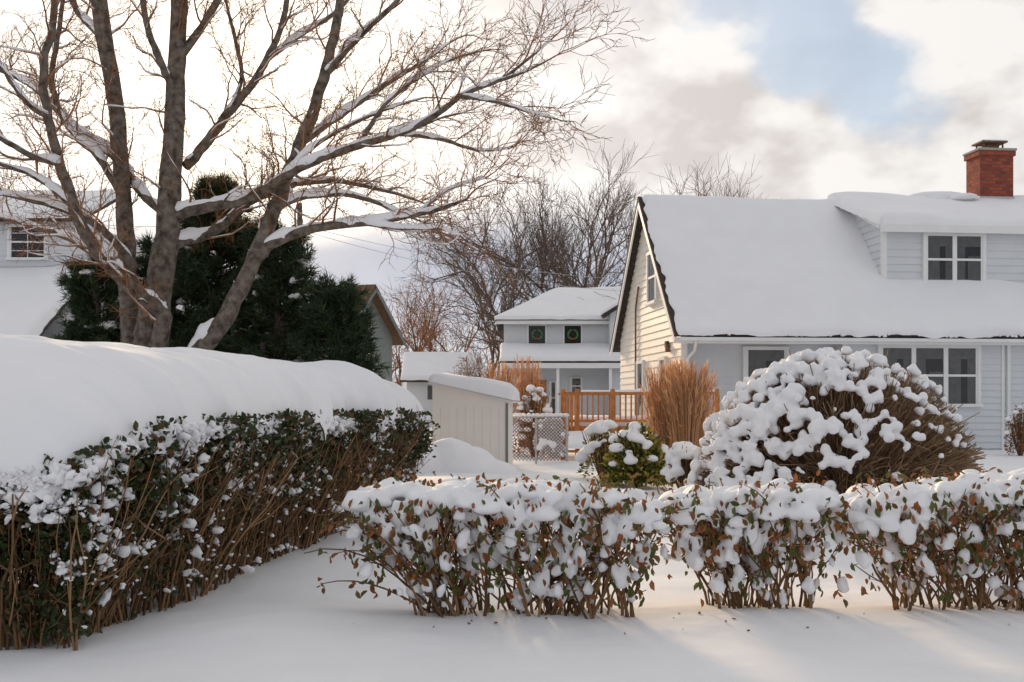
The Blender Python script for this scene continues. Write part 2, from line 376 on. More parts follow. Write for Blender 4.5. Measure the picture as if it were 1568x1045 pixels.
siding('siding_porch', rec, lambda z: (.14, 4.3), .55, EV-.25, SIDE, H, .17, .028)
def grange(z):
    if z <= EV: return (.05, WD-.05)
    k = (z-EV)/sl_; return (k+.02, WD-k-.02)
siding('siding_gable', lm, grange, .55, RZ-.1, SIDE_SUNLIT, H, .2, .032)
box('porch_corner_wall', .0, .14, .02, .62, -.2, EV-.25, TRIM, H); box('corner_board', -.04, .10, -.035, .019, .4, EV-.3, TRIM, H)
box('corner_board_mid', 4.22, 4.34, -.04, .0, .4, EV-.3, TRIM, H)
box('corner_board_right', 8.55, 8.63, -.04, .0, .4, EV-.3, TRIM, H)
box('downspout_right', 8.68, 8.76, -.1, -.03, .4, EV-.3, TRIM, H)
box('foundation', -.01, LEN, .03, .3, -.3, .56, CONC, H); box('foundation_side', -.012, .02, .03, WD, -.3, .56, CONC, H)
ov = .38; el = EV-sl_*ov; lo = -.3
slab('roof_front', (lo, -ov, el+.1), (LEN+.3, -ov, el+.1), (LEN+.3, RV, RZ+.1), (lo, RV, RZ+.1), .07, ROOF, H)
slab('roof_back', (lo, WD+ov, el+.1), (LEN+.3, WD+ov, el+.1), (LEN+.3, RV, RZ+.098), (lo, RV, RZ+.098), .07, ROOF, H)
roof_snow('snow_roof_front', (lo+.09, -ov-.03, el+.08), (LEN+.3, -ov-.03, el+.08), (LEN+.3, RV-.06, RZ+.07), (lo+.09, RV-.06, RZ+.07), .15, SNOW, H, 200, 70, .10, 3., .25, .65)
slab('rake_board', (lo+.01, -ov+.02, el+.01), (lo+.06, -ov+.02, el+.01), (lo+.06, RV, RZ+.01), (lo+.01, RV, RZ+.01), .17, TRIM, H)
slab('rake_board_back', (lo+.01, WD+ov-.02, el+.01), (lo+.06, WD+ov-.02, el+.01), (lo+.06, RV, RZ+.01), (lo+.01, RV, RZ+.01), .12, TRIM, H)
box('soffit', lo+.06, LEN, -ov+.05, .0, el-.06, el-.03, TRIM, H)
box('soffit_porch', .0, 4.2, .0, .6, EV-.37, EV-.35, TRIM, H)
box('fascia', lo+.06, LEN+.2, -ov+.02, -ov+.05, el-.12, el+.03, TRIM, H)
box('gutter', lo+.1, LEN+.2, -ov-.08, -ov+.018, el-.06, el+.035, TRIM, H, .02)
tubes('downspout', [(np.array([(.25, -ov-.03, el-.05), (.25, -.25, el-.3), (.1, -.09, el-.5), (.1, -.09, .4)]), np.array([.04]*4))], TRIM, H, 8)
n = 60; xs = rng.uniform(lo+.1, LEN, n)
blobs('snow_eave_lumps', np.stack([xs, np.full(n, -ov-.02), np.full(n, el+.10)+rng.uniform(-.02, .03, n)], 1), rng.uniform(.03, .06, n), SNOW, H, 2)
# dormer (shed dormer)
DU0, DV = 5.8, 1.05; DZ0, DZ1 = EV+sl_*DV+.12, 6.52
dm = lambda s, z, n: (s, DV-n, z)
box('dormer_body', DU0+.02, LEN-.2, DV+.02, RV, DZ0-.2, DZ1-.02, SIDE, H)
siding('dormer_siding', dm, lambda z: (DU0+.02, LEN), DZ0, DZ1-.02, SIDE, H, .2, .03)
dsl = (RZ+.1-DZ1)/(RV-DV+.2)
def crange(z):
    vr = (z-.12-EV)/sl_; lo_ = DV if z <= DZ1 else DV+(z-DZ1)/dsl
    return (lo_, max(vr, lo_))
siding('dormer_cheek', lambda s, z, n: (DU0-n, s, z), crange, DZ0, RZ+.05, SIDE, H, .2, .028)
poly_prism('dormer_cheek_core', [(DU0+.015, DV+.02, DZ0-.1), (DU0+.015, DV+.02, DZ1), (DU0+.015, RV, RZ+.05)], [(LEN-.3, DV+.02, DZ0-.1), (LEN-.3, DV+.02, DZ1), (LEN-.3, RV, RZ+.05)], SIDE, H)
box('dormer_corner', DU0-.035, DU0+.09, DV-.035, DV+.1, DZ0-.05, DZ1-.05, TRIM, H)
dA = (DU0-.22, DV-.25, DZ1-.02); dB = (LEN+.3, DV-.25, DZ1-.02); dC = (LEN+.3, RV+.05, RZ+.15); dD = (DU0-.22, RV+.05, RZ+.15)
slab('dormer_roof', dA, dB, dC, dD, .1, TRIM, H)
roof_snow('snow_dormer_roof', (DU0-.2, DV-.25, DZ1-.02), dB, dC, (DU0-.5, RV+.1, RZ+.08), .24, SNOW, H, 120, 50, .05, 9., .25, .4)
box('dormer_fascia', DU0-.2, LEN, DV-.275, DV-.251, DZ1-.2, DZ1+.0, TRIM, H)
window('dormer_window', dm, 6.88, 8.66, 4.90, 6.35, H, 2)
window('front_window', fm, 5.15, 7.95, 1.66, 3.26, H, 3)
window('porch_window', rec, 1.75, 3.0, 1.2, 3.22, H, 1)
window('gable_window', lm, 2.55, 3.7, 4.55, 6.05, H, 1)
window('gable_window_side', lm, 1.5, 2.2, 1.95, 3.0, H, 1)
window('gable_window_low', lm, 4.2, 5.1, 1.3, 3.0, H, 1)
box('gable_vent', -.08, -.02, 1.35, 1.6, 3.25, 3.4, DARK, H); box('porch_lamp', -.14, -.02, 1.2, 1.3, 3.1, 3.3, RUST, H)
tubes('gable_conduit', [(np.array([(-.07, 5.3, .6), (-.07, 5.3, 4.6), (-.07, 4.9, 5.2)]), np.array([.03]*3))], RUST, H, 6)
cx0, cx1, cy0, cy1 = 9.75, 10.78, 3.3, 4.1
box('chimney_stack', cx0, cx1, cy0, cy1, 6.8, 9.0, BRICK, H)
box('chimney_corbel', cx0-.05, cx1+.05, cy0-.05, cy1+.05, 9.0, 9.15, BRICK, H)
box('chimney_crown', cx0-.08, cx1+.08, cy0-.08, cy1+.08, 9.15, 9.22, CONC, H, .02)
for i, (a, b) in enumerate(((cx0+.22, cy0+.2), (cx1-.22, cy0+.2), (cx0+.22, cy1-.2), (cx1-.22, cy1-.2))): box('cap_leg_%d' % i, a-.02, a+.02, b-.02, b+.02, 9.22, 9.42, RUST, H)
box('flue', cx0+.3, cx1-.3, cy0+.25, cy1-.25, 9.22, 9.35, RUST, H); box('chimney_cap', cx0+.12, cx1-.12, cy0+.08, cy1-.08, 9.42, 9.46, RUST, H)
roof_snow('snow_chimney', (cx0+.12, cy0+.08, 9.46), (cx1-.12, cy0+.08, 9.46), (cx1-.12, cy1-.08, 9.46), (cx0+.12, cy1-.08, 9.46), .05, SNOW, H, 10, 10, 0, 1., .1)
box('chimney_flashing', cx0-.02, cx1+.02, cy0-.03, cy0-.001, 7.2, 7.80, METAL, H)
blobs('snow_ridge_drift', [(9.3, 3.6, 7.70), (8.6, 3.7, 7.76), (11.7, 3.7, 7.73), (7.9, 3.8, 7.68)], [(.9, .5, .2), (1.0, .4, .24), (.9, .4, .22), (1.0, .4, .15)], SNOW, H, 3, lump=.12)

# ------------------------------------------------------------------ distant two-storey house
T = empty('two_storey_house', (0, 58, 0))
fm2 = lambda s, z, n: (s, -n, z)
box('walls', -.4, 7.5, .02, 8, 0, 6.05, SIDE, T); siding('siding', fm2, lambda z: (-.42, 7.5), .6, 6.0, SIDE, T, .2, .02)
rA, rB, rC, rD = (-.85, -.5, 6.0), (7.9, -.5, 6.0), (7.9, 4, 7.95), (2.6, 4, 7.95)
slab('roof', rA, rB, rC, rD, .12, ROOF, T); roof_snow('snow_roof', rA, rB, rC, rD, .22, SNOW, T, 60, 30, .03)
slab('roof_left', (-.85, 8.5, 6.0), rA, rD, (2.6, 4.1, 7.95), .12, ROOF, T); roof_snow('snow_roof_left', (-.85, 8.5, 6.0), rA, rD, (2.6, 4.1, 7.95), .2, SNOW, T, 30, 30, .03, edge=.1)
box('roof_fascia', -.8, 7.8, -.48, -.44, 5.78, 5.95, TRIM, T)
pA, pB, pC, pD = (-.6, -1.9, 3.85), (7.5, -1.9, 3.85), (7.5, 0, 4.65), (-.6, 0, 4.65)
slab('porch_roof', pA, pB, pC, pD, .1, ROOF, T); roof_snow('snow_porch_roof', pA, pB, pC, pD, .25, SNOW, T, 60, 20, .03)
box('porch_fascia', -.55, 7.4, -1.86, -1.8, 3.5, 3.78, TRIM, T)
for i, x in enumerate((-.4, 2.2, 4.8)): box('porch_post_%d' % i, x, x+.14, -1.75, -1.6, .5, 3.6, TRIM, T)
for nm, x in (('a', 1.27), ('b', 3.09)):
    box('upper_window_%s_frame' % nm, x-.50, x+.50, -.07, -.02, 4.74, 5.80, TRIM, T); box('upper_window_%s_glass' % nm, x-.42, x+.42, -.075, -.071, 4.82, 5.72, GLASS, T)
    box('upper_window_%s_room' % nm, x-.42, x+.42, -.0735, -.0725, 4.82, 5.72, DARK, T)
window('lower_window', fm2, 2.95, 3.6, 2.2, 3.1, T, 1, .06); window('door_window', fm2, 1.9, 2.3, 1.2, 2.9, T, 1, .06)
box('front_door', .9, 1.75, -.06, -.03, .9, 2.95, WOOD, T)
for i, x in enumerate((1.27, 3.09)):
    a = np.linspace(0, 2*np.pi, 25); V = np.stack([x+.24*np.cos(a), np.full(25, -.16), 5.27+.24*np.sin(a)], 1)
    tubes('wreath_%d' % i, [(V, np.full(25, .06)+.012*np.sin(a*7))], WREATH, T, 6)
    blobs('bow_%d' % i, [(x-.035, -.24, 5.05), (x+.035, -.24, 5.05)], [(.05, .03, .045)]*2, RED, T, 2)
poly_prism('wing_walls', [(4.9, -1.2, 0), (9.5, -1.2, 0), (9.5, -1.2, 6.3), (7.2, -1.2, 7.7), (4.9, -1.2, 6.3)], [(4.9, 6, 0), (9.5, 6, 0), (9.5, 6, 6.3), (7.2, 6, 7.7), (4.9, 6, 6.3)], SIDE, T)
slab('wing_roof', (4.5, -1.6, 6.2), (4.5, 6, 6.2), (7.2, 6, 7.85), (7.2, -1.6, 7.85), .18, ROOF, T); roof_snow('snow_wing', (4.5, -1.5, 6.2), (4.5, 6, 6.2), (7.2, 6, 7.85), (7.2, -1.5, 7.85), .2, SNOW, T, 30, 20, .02)

# ------------------------------------------------------------------ left neighbour house
Lh = empty('neighbour_house', (0, 42, 0))
box('walls', -27, -16.1, .02, 8, 0, 8.6, SIDE, Lh); siding('siding', fm2, lambda z: (-27, -16.08), 5.2, 8.55, SIDE, Lh, .2, .025)
slab('roof', (-27.5, -.5, 8.5), (-15.7, -.5, 8.5), (-15.7, 4, 10.2), (-27.5, 4, 10.2), .12, ROOF, Lh); roof_snow('snow_roof', (-27.5, -.5, 8.5), (-15.7, -.5, 8.5), (-15.7, 4, 10.2), (-27.5, 4, 10.2), .25, SNOW, Lh)
slab('lower_roof', (-27, -5.2, 3.6), (-15.6, -5.2, 3.6), (-15.6, 0, 6.5), (-27, 0, 6.5), .12, ROOF, Lh); roof_snow('snow_lower_roof', (-27, -5.2, 3.6), (-15.6, -5.2, 3.6), (-15.6, 0, 6.5), (-27, 0, 6.5), .35, SNOW, Lh, 80, 40, .05)
box('lower_walls', -27, -16, -4.8, 0, 0, 3.6, SIDE, Lh)
window('upper_window', fm2, -18.6, -17.1, 7.05, 8.35, Lh, 1, .1, False, grid=True)
# ------------------------------------------------------------------ green gabled house
G = empty('green_gabled_house', (-5.75, 45, 0), R(-20))
poly_prism('walls', [(0, -2.3, 0), (0, 2.3, 0), (0, 2.3, 4.6), (0, 0, 6.3), (0, -2.3, 4.6)], [(-10, -2.3, 0), (-10, 2.3, 0), (-10, 2.3, 4.6), (-10, 0, 6.3), (-10, -2.3, 4.6)], DARKG, G)
slab('roof_front', (.4, -2.8, 4.3), (-10, -2.8, 4.3), (-10, 0, 6.45), (.4, 0, 6.45), .15, ROOFB, G); slab('roof_back', (.4, 2.8, 4.3), (-10, 2.8, 4.3), (-10, 0, 6.45), (.4, 0, 6.45), .15, ROOFB, G)
roof_snow('snow_roof', (.2, -2.7, 4.4), (-10, -2.7, 4.4), (-10, -.5, 6.07), (-.6, -.7, 5.92), .18, SNOW, G, 50, 30, .25, 4.)
box('gable_window', .01, .06, -.4, .4, 3.9, 4.9, TRIM, G); box('gable_window_glass', .061, .07, -.32, .32, 3.98, 4.82, GLASS, G)
slab('rake_trim', (.41, -2.8, 4.14), (.46, -2.8, 4.14), (.46, 0, 6.29), (.41, 0, 6.29), .1, DARKG, G); slab('rake_trim_back', (.41, 2.8, 4.14), (.46, 2.8, 4.14), (.46, 0, 6.29), (.41, 0, 6.29), .1, DARKG, G)
# ------------------------------------------------------------------ far low house
Bn = empty('low_bungalow', (-3.9, 66, 0), R(8))
box('walls', -2.2, 2.2, 0, 5, 0, 3.2, SIDE, Bn)
slab('roof', (-2.6, -.5, 3.1), (2.6, -.5, 3.1), (2.3, 2.5, 4.7), (-2.3, 2.5, 4.7), .12, ROOF, Bn); roof_snow('snow_roof', (-2.6, -.5, 3.1), (2.6, -.5, 3.1), (2.3, 2.5, 4.7), (-2.3, 2.5, 4.7), .25, SNOW, Bn)
box('window', -1, 0, -.05, .0, 2.0, 2.8, GLASS, Bn)

# ------------------------------------------------------------------ garden shed
Sx = pt(662, 0, 23)[0]; Sh = empty('garden_storage_shed', (Sx, 23, .45), R(-6)); W_, D_, H0, H1 = 1.52, 1.1, 1.66, 1.30
poly_prism('walls', [(0, 0, 0), (W_, 0, 0), (W_, 0, H1), (0, 0, H0)], [(0, D_, 0), (W_, D_, 0), (W_, D_, H1), (0, D_, H0)], SHED, Sh)
for i in range(1, 9): box('groove_%d' % i, i*.17-.003, i*.17+.003, -.004, .0, .05, H1-.1, GROOVE, Sh)
slab('roof', (-.06, -.1, H0+.06), (W_+.12, -.1, H1+.03), (W_+.12, D_+.1, H1+.03), (-.06, D_+.1, H0+.06), .05, TRIM, Sh)
roof_snow('snow_roof', (-.08, -.14, H0+.06), (W_+.14, -.14, H1+.03), (W_+.14, D_+.1, H1+.03), (-.08, D_+.1, H0+.06), .27, SNOW, Sh, 30, 20, .03, 2., .2)
box('corner_trim', W_-.03, W_+.02, -.02, .03, 0, H1-.02, DARKG, Sh)
sd = empty('snow_drift')
snow_mass('drift', [(pt(690, 0, 21)[0], 21, .5), (pt(725, 0, 21.4)[0], 21.4, .5), (pt(640, 0, 20.6)[0], 20.8, .5), (pt(755, 0, 21)[0], 21.2, .4)], [(.65, .6, .62), (.45, .5, .45), (.6, .5, .45), (.4, .5, .3)], SNOW, sd, .05, .12, sm=12)

# ------------------------------------------------------------------ deck with cedar railing
Dk = empty('cedar_deck', (0, 26, 0)); sc_ = F/26
def dx(px): return (px-784)/sc_
box('deck_floor', dx(862), dx(1100), 0, 2.6, 1.1, 1.2, WOOD, Dk); roof_snow('deck_snow', (dx(880), .1, 1.2), (dx(1100), .1, 1.2), (dx(1100), 2.6, 1.2), (dx(880), 2.6, 1.2), .25, SNOW, Dk, 30, 12)
for i, px in enumerate((862, 884, 938, 1000, 1060, 1098)): box('post_%d' % i, dx(px)-.05, dx(px)+.05, -.06, .04, .4, 2.06, WOOD, Dk, .01)
box('top_rail', dx(860), dx(1100), -.05, .05, 1.94, 1.99, WOOD, Dk); box('bottom_rail', dx(860), dx(1100), -.02, .03, 1.30, 1.36, WOOD, Dk)
for i, x in enumerate(np.arange(dx(866), dx(1098), .125)): box('baluster_%d' % i, x-.018, x+.018, -.015, .025, 1.361, 1.939, WOOD, Dk)
for i, x in enumerate(np.arange(dx(864), dx(884), .085)): box('gate_slat_%d' % i, x-.03, x+.03, -.10, -.065, .75, 1.95, WOOD, Dk)
box('back_rail', dx(862), dx(1100), 2.55, 2.63, 1.94, 1.99, WOOD, Dk)
for i in range(3): box('step_%d' % i, dx(866), dx(905), -.35-.25*i, -.1-.25*i, .98-.17*i, 1.03-.17*i, WOOD, Dk)
roof_snow('step_snow', (dx(866), -.9, .72), (dx(905), -.9, .72), (dx(905), -.1, 1.05), (dx(866), -.1, 1.05), .12, SNOW, Dk, 10, 10)
roof_snow('rail_snow', (dx(890), -.05, 1.99), (dx(1100), -.05, 1.99), (dx(1100), .05, 1.99), (dx(890), .05, 1.99), .05, SNOW, Dk, 60, 4, .02, 1., .04)
# ------------------------------------------------------------------ chain link fence
Cf = empty('chain_link_fence', (0, 24.5, 0)); s24 = F/24.5
fx0, fx1 = (781-784)/s24, (868-784)/s24; lines = []
zb, ztp = .5, 1.42
for i in np.arange(fx0-1.0, fx1+.1, .075):
    for sg in (1, -1):
        xs = np.linspace(i, i+.92, 12) ; zs = np.linspace(zb, ztp, 12) if sg == 1 else np.linspace(ztp, zb, 12)
        k = (xs >= fx0) & (xs <= fx1)
        if k.sum() > 1: lines.append((np.stack([xs[k], 0*xs[k], zs[k]], 1), np.full(k.sum(), .006)))
tubes('mesh', lines, RUST, Cf, 4)
tubes('frame', [(np.array([(fx0, 0, .3), (fx0, 0, 1.5)]), np.array([.03]*2)), (np.array([(fx1, 0, .3), (fx1, 0, 1.5)]), np.array([.03]*2)), (np.array([(fx0, 0, 1.44), (fx1, 0, 1.44)]), np.array([.025]*2)), (np.array([((fx0+fx1)/2-.05, 0, .3), ((fx0+fx1)/2-.05, 0, 1.45)]), np.array([.025]*2))], METAL, Cf, 8)
blobs('snow_cap', [(x, 0, 1.47) for x in np.arange(fx0, fx1, .1)], [(.08, .05, .05)]*len(np.arange(fx0, fx1, .1)), SNOW, Cf, 2)
snow_mass('snow_clinging', np.stack([rng.uniform(.5, 1.1, 60), rng.uniform(.05, .2, 60), rng.uniform(.55, 1.35, 60)], 1), rng.uniform(.06, .14, 60), SNOW, Cf, .03)

# ------------------------------------------------------------------ branch growth
def limb(p, d, Ln, r, lev, out, up=.08, wig=.22, kids=(6, 5, 4), ang=.75, seg=5, rmin=.004, lf=.52, taper=.25):
    p = np.array(p, float); d = nrm(np.array(d, float)); P = [p]; D = [d]
    for i in range(seg):
        d = nrm(d+rng.normal(size=3)*wig+np.array([0, 0, up])); p = p+d*Ln/seg; P.append(p); D.append(d)
    P = np.array(P); rr = np.linspace(r, max(r*taper, rmin*.6), seg+1); out.append((P, rr, lev))
    if lev <= 0: return
    k = kids[lev-1]
    for j in range(k):
        t = .2+.8*(j+rng.random())/k; x = t*seg; i = min(int(x), seg-1); q = P[i]+(P[i+1]-P[i])*(x-i)
        s = nrm(np.cross(D[i], rng.normal(size=3))); a = ang*rng.uniform(.6, 1.25)
        nd = D[i]*math.cos(a)+s*math.sin(a)
        limb(q, nd, Ln*lf*rng.uniform(.7, 1.3)*(1.15-.5*t), max(np.interp(x, np.arange(seg+1), rr)*.6, rmin), lev-1, out, up, wig, kids, ang, seg if lev > 1 else 4, rmin, lf, taper)

# ------------------------------------------------------------------ big foreground tree
TD = 19.0
def P3(l, n_sub=5):
    a = []; r = []
    for q in l:
        px, py, dd, rp = q; d = TD+dd; x, y, z = pt(px, py, d); a.append((x, y, z)); r.append(rp/F*d)
    a = np.array(a); r = np.array(r); n = len(a)
    t = np.linspace(0, n-1, (n-1)*n_sub+1); o = []; rr = np.interp(t, np.arange(n), r)
    for q in t:
        i = min(int(q), n-2); f = q-i; p0, p1, p2, p3 = a[max(i-1, 0)], a[i], a[i+1], a[min(i+2, n-1)]
        o.append(.5*((2*p1)+(-p0+p2)*f+(2*p0-5*p1+4*p2-p3)*f*f+(-p0+3*p1-3*p2+p3)*f**3))
    o = np.array(o); k = len(o); w_ = np.minimum(np.arange(k), np.arange(k)[::-1])[:, None] > 0
    return o+rng.normal(size=(k, 3))*np.minimum(rr[:, None]*.12, .012)*w_, rr*(1+.03*rng.normal(size=k))
mains = [
 [(218,660,0,38),(222,580,0,32),(230,520,0,26),(237,470,0,20)],
 [(226,600,0,24),(240,460,0,22),(257,360,0,19),(266,200,0,16),(272,90,.2,13.5),(276,-80,.3,11)],
 [(205,620,.2,20),(200,500,.3,16),(196,420,.3,14),(188,300,.3,12.5),(178,170,.4,12.5),(160,60,.5,13),(143,-80,.6,11)],
 [(250,660,-.1,20),(290,560,-.2,16),(345,490,-.4,14),(383,410,-.5,12.5),(420,320,-.5,11.5),(460,220,-.5,10),(495,120,-.4,8.5),(515,40,-.4,7),(535,-80,-.4,5.5)],
 [(385,405,-.5,10),(420,372,-.6,8),(480,350,-.9,7),(560,342,-1.3,5.5),(620,332,-1.6,4.5),(680,318,-1.9,3),(715,305,-2.2,1.5)],
 [(232,560,-.2,14),(250,495,-.4,13),(240,472,-.5,12),(190,430,-.8,11.5),(148,385,-1.1,10),(115,320,-1.3,9),(92,250,-1.4,8),(74,180,-1.5,7),(66,110,-1.5,6.5),(80,40,-1.4,5.5),(90,-60,-1.3,4.5)],
 [(258,335,0,8),(215,292,.4,7),(172,238,.7,6.5),(120,203,1.0,5.5),(70,150,1.3,4.5),(20,115,1.6,3.8),(-60,90,1.9,3)],
 [(262,330,0,10),(315,318,-.2,8.5),(385,303,-.5,8),(430,275,-.8,7.5),(480,248,-1.0,6.5),(550,222,-1.3,6),(610,205,-1.5,5),(665,178,-1.8,4.5),(705,148,-2,4),(755,127,-2.3,3),(800,112,-2.6,2),(835,95,-2.8,1.2)],
 [(265,375,0,8.5),(330,352,.5,7.5),(378,312,1.0,6.5),(440,285,1.4,5.5),(510,278,1.7,4),(580,290,2.0,2.8),(640,308,2.3,1.5)],
 [(284,255,.2,8),(322,213,.5,7.5),(348,176,.7,7),(386,130,.9,6),(408,92,1.1,5.5),(432,35,1.3,4.5),(450,-60,1.5,4)],
 [(268,150,.1,6.5),(248,100,-.2,5.5),(228,50,-.5,5),(212,-40,-.8,4)],
 [(188,300,.3,7),(150,240,.6,6),(105,195,.9,5),(80,130,1.2,4.5),(88,60,1.4,4),(100,-20,1.6,3)],
 [(205,410,-.2,7),(160,355,-.6,6),(100,322,-1,5),(40,305,-1.4,4),(-40,290,-1.8,2)],
 [(185,430,-.7,6.5),(120,372,.2,5.5),(60,350,.8,4),(-30,322,1.3,2.5)],
 [(92,250,-1.4,5.5),(50,240,-1.8,4.5),(0,212,-2.1,4),(-60,190,-2.4,3)],
 [(460,220,-.5,6),(520,178,-.1,5),(590,130,.3,4),(640,100,.7,3),(690,65,1.1,1.5)],
 [(495,120,-.4,5.5),(545,62,-.8,4.5),(605,5,-1.2,3.5),(650,-60,-1.5,2)],
 [(408,92,1.1,5),(450,60,1.5,4),(510,22,1.9,3),(560,-30,2.3,2)],
 [(610,205,-1.5,4),(670,212,-1.2,3.2),(730,230,-1,2),(780,228,-.8,1.2)],
 [(560,342,-1.3,4),(620,350,-1.7,3),(670,350,-2.1,2),(705,362,-2.5,1.2)],
 [(160,60,.5,7),(120,18,.9,5),(85,-50,1.3,4)],
 [(74,180,-1.5,5),(38,155,-1.9,4),(0,100,-2.3,3),(-40,60,-2.6,2)],
 [(705,148,-2,4),(755,155,-2.4,3),(810,172,-2.8,2),(850,182,-3.1,1.2)],
 [(420,320,-.5,6),(470,300,.1,5),(540,300,.6,4),(600,320,1.1,2.5),(640,338,1.5,1.2)],
 [(272,90,.2,7),(310,40,.6,6),(350,-30,1,5)],
 [(550,222,-1.3,4),(590,160,-1.1,3.5),(640,120,-.9,3),(690,92,-.7,2),(740,78,-.5,1.2)],
 [(115,320,-1.3,5),(60,275,-1.6,4),(10,255,-1.9,3),(-50,240,-2.2,2)],
 [(430,275,-.8,4),(480,225,-.9,3.4),(540,190,-1.,2.8),(600,165,-1.,2),(650,150,-1,1.2)],
 [(348,176,.7,4),(370,120,1.4,3.4),(360,60,1.9,3),(345,0,2.2,2)],
 [(765,125,-2.3,2.5),(810,90,-2.3,2),(845,60,-2.3,1.2)],
 [(640,326,-1.7,2.6),(690,290,-1.6,2),(745,272,-1.5,1.2)],
]
BT = empty('maple_tree'); ml = [P3(m) for m in mains]; subs = []
for li, (P, r) in enumerate(ml):
    if li == 0: continue
    seglen = np.linalg.norm(np.diff(P, axis=0), axis=1); cum = np.concatenate([[0], np.cumsum(seglen)])
    s = .35
    if li in (1, 2, 3): s = cum[-1]*.4
    while s < cum[-1]:
        i = min(np.searchsorted(cum, s), len(P)-1); i = max(i, 1); q = P[i]; T_ = nrm(P[i]-P[i-1])
        side = nrm(np.cross(T_, rng.normal(size=3))); side[2] = abs(side[2])*.6+side[2]*.4; a = rng.uniform(.5, 1.0)
        k = 1-.4*s/cum[-1]
        limb(q, T_*math.cos(a)+side*math.sin(a), rng.uniform(.65, 1.45)*(.6+.5*k), max(min(r[i]*.40, .02), .009), 2, subs, .04, .25, (5, 6), .72, 6, .0046, .52)
        s += rng.uniform(.19, .32) if li > 3 else rng.uniform(.35, .6)
    limb(P[-1], nrm(P[-1]-P[-2]), .8, max(r[-1], .01), 2, subs, .03, .2, (5, 5), .6, 5, .0046, .6)
tubes('trunks', ml, BARK, BT, 12)
thick = [(a, b) for a, b, l in subs if l == 2]; thin = [(a, b) for a, b, l in subs if l < 2]
tubes('branches', thick, TWIG, BT, 5); tubes('twigs', thin, TWIG, BT, 3)
tubes('snow_on_limbs', snow_on(ml[3:], 1.0, .01, .85)+snow_on(thick, .7, .013, 1.0, .007), SNOW, BT, 7)
print('maple', len(thick), len(thin))

# ------------------------------------------------------------------ background trees
def bare_tree(name, px, top, d, spread=1.0, lev=5, mt=None, nb=3):
    x, y, _ = pt(px, 0, d); gz = gz1(x, y); h = pt(px, top, d)[2]-gz; o = []
    e = empty(name, (x, y, gz-.1))
    def g(p, dr, Ln, r, l):
        p = np.array(p); P = [p]; dr = nrm(np.array(dr)); ns_ = 4 if l > 1 else 3
        for i in range(ns_):
            dr = nrm(dr+rng.normal(size=3)*.13+np.array([0, 0, .05])); p = p+dr*Ln/ns_; P.append(p)
        P = np.array(P); o.append((P, np.linspace(r, r*.6, ns_+1)))
        if l == 0: return
        for j in range(rng.integers(nb, nb+2)):
            a = rng.uniform(.25, .75)*spread; s = nrm(np.cross(dr, rng.normal(size=3))); nd = dr*math.cos(a)+s*math.sin(a)
            i = ns_ if j < 2 else rng.integers(1, ns_)
            g(P[i], nd, Ln*rng.uniform(.62, .9), max(r*(.66 if l > 3 else .5), .011*d/60), l-1)
    g((0, 0, 0), (0, 0, 1), h*.26, h*.015, lev)
    zmax = np.percentile(np.concatenate([q[0][:, 2] for q in o]), 99.3); o = [(P*h/zmax, r) for P, r in o]
    tubes('branches', o, mt or GTWIG, e, 3)
for px, top, d, s in ((790, 272, 74, 1.0), (855, 258, 78, .95), (925, 258, 80, .95), (990, 265, 84, 1), (745, 345, 82, 1.0)): bare_tree('bare_tree', px, top, d, s, 6, GTWIG)
for px, top, d in ((622, 422, 72), (668, 440, 80), (590, 455, 80), (715, 410, 90), (1108, 284, 60)): bare_tree('bare_tree', px, top, d, 1.15, 5, TWIG)
bare_tree('bare_tree', 740, 505, 64, 1.3, 5, TWIG)
dt = []
for i in range(46):
    d = rng.uniform(110, 170); px = rng.uniform(-200, 1800); h = rng.uniform(6, 11); x = (px-784)/F*d; base = np.array([x, d, .3])
    for j in range(26):
        a = nrm(np.array([rng.normal()*.38, rng.normal()*.38, 1])); p1 = base+np.array([0, 0, h*.15]); q = p1+a*h*rng.uniform(.5, .9)
        dt.append((np.array([base, p1, (p1+q)/2+rng.normal(size=3)*.3, q]), np.array([.12, .08, .04, .02])))
        for k in range(4):
            m_ = p1+(q-p1)*rng.uniform(.3, 1); dt.append((np.array([m_, m_+nrm(a+rng.normal(size=3)*.5)*h*.22]), np.array([.03, .02])))
tubes('distant_treeline', dt, GTWIG, None, 3)
# ------------------------------------------------------------------ utility pole and lines
U = empty('utility_pole', (pt(459, 0, 48)[0], 48, 0)); tubes('pole', [(np.array([(0, 0, 0), (0, 0, 10.2)]), np.array([.15, .11]))], BARK, U, 8); box('crossarm', -.8, .8, -.05, .05, 9.0, 9.1, GTWIG, U)
def cable(a, b, sag):
    t = np.linspace(0, 1, 24); a, b = np.array(a), np.array(b); P = a+(b-a)*t[:, None]; P[:, 2] -= sag*4*t*(1-t); return (P, np.full(24, .010))
tubes('power_lines', [cable(pt(459, 345, 48), pt(1010, 430, 60), .5), cable(pt(459, 352, 48), pt(1010, 448, 60), .6), cable(pt(459, 385, 48), pt(640, 470, 44), .4), cable(pt(-50, 325, 50), pt(459, 340, 48), .4), cable(pt(400, 470, 45), pt(1000, 490, 52), .3)], METAL, None, 4)

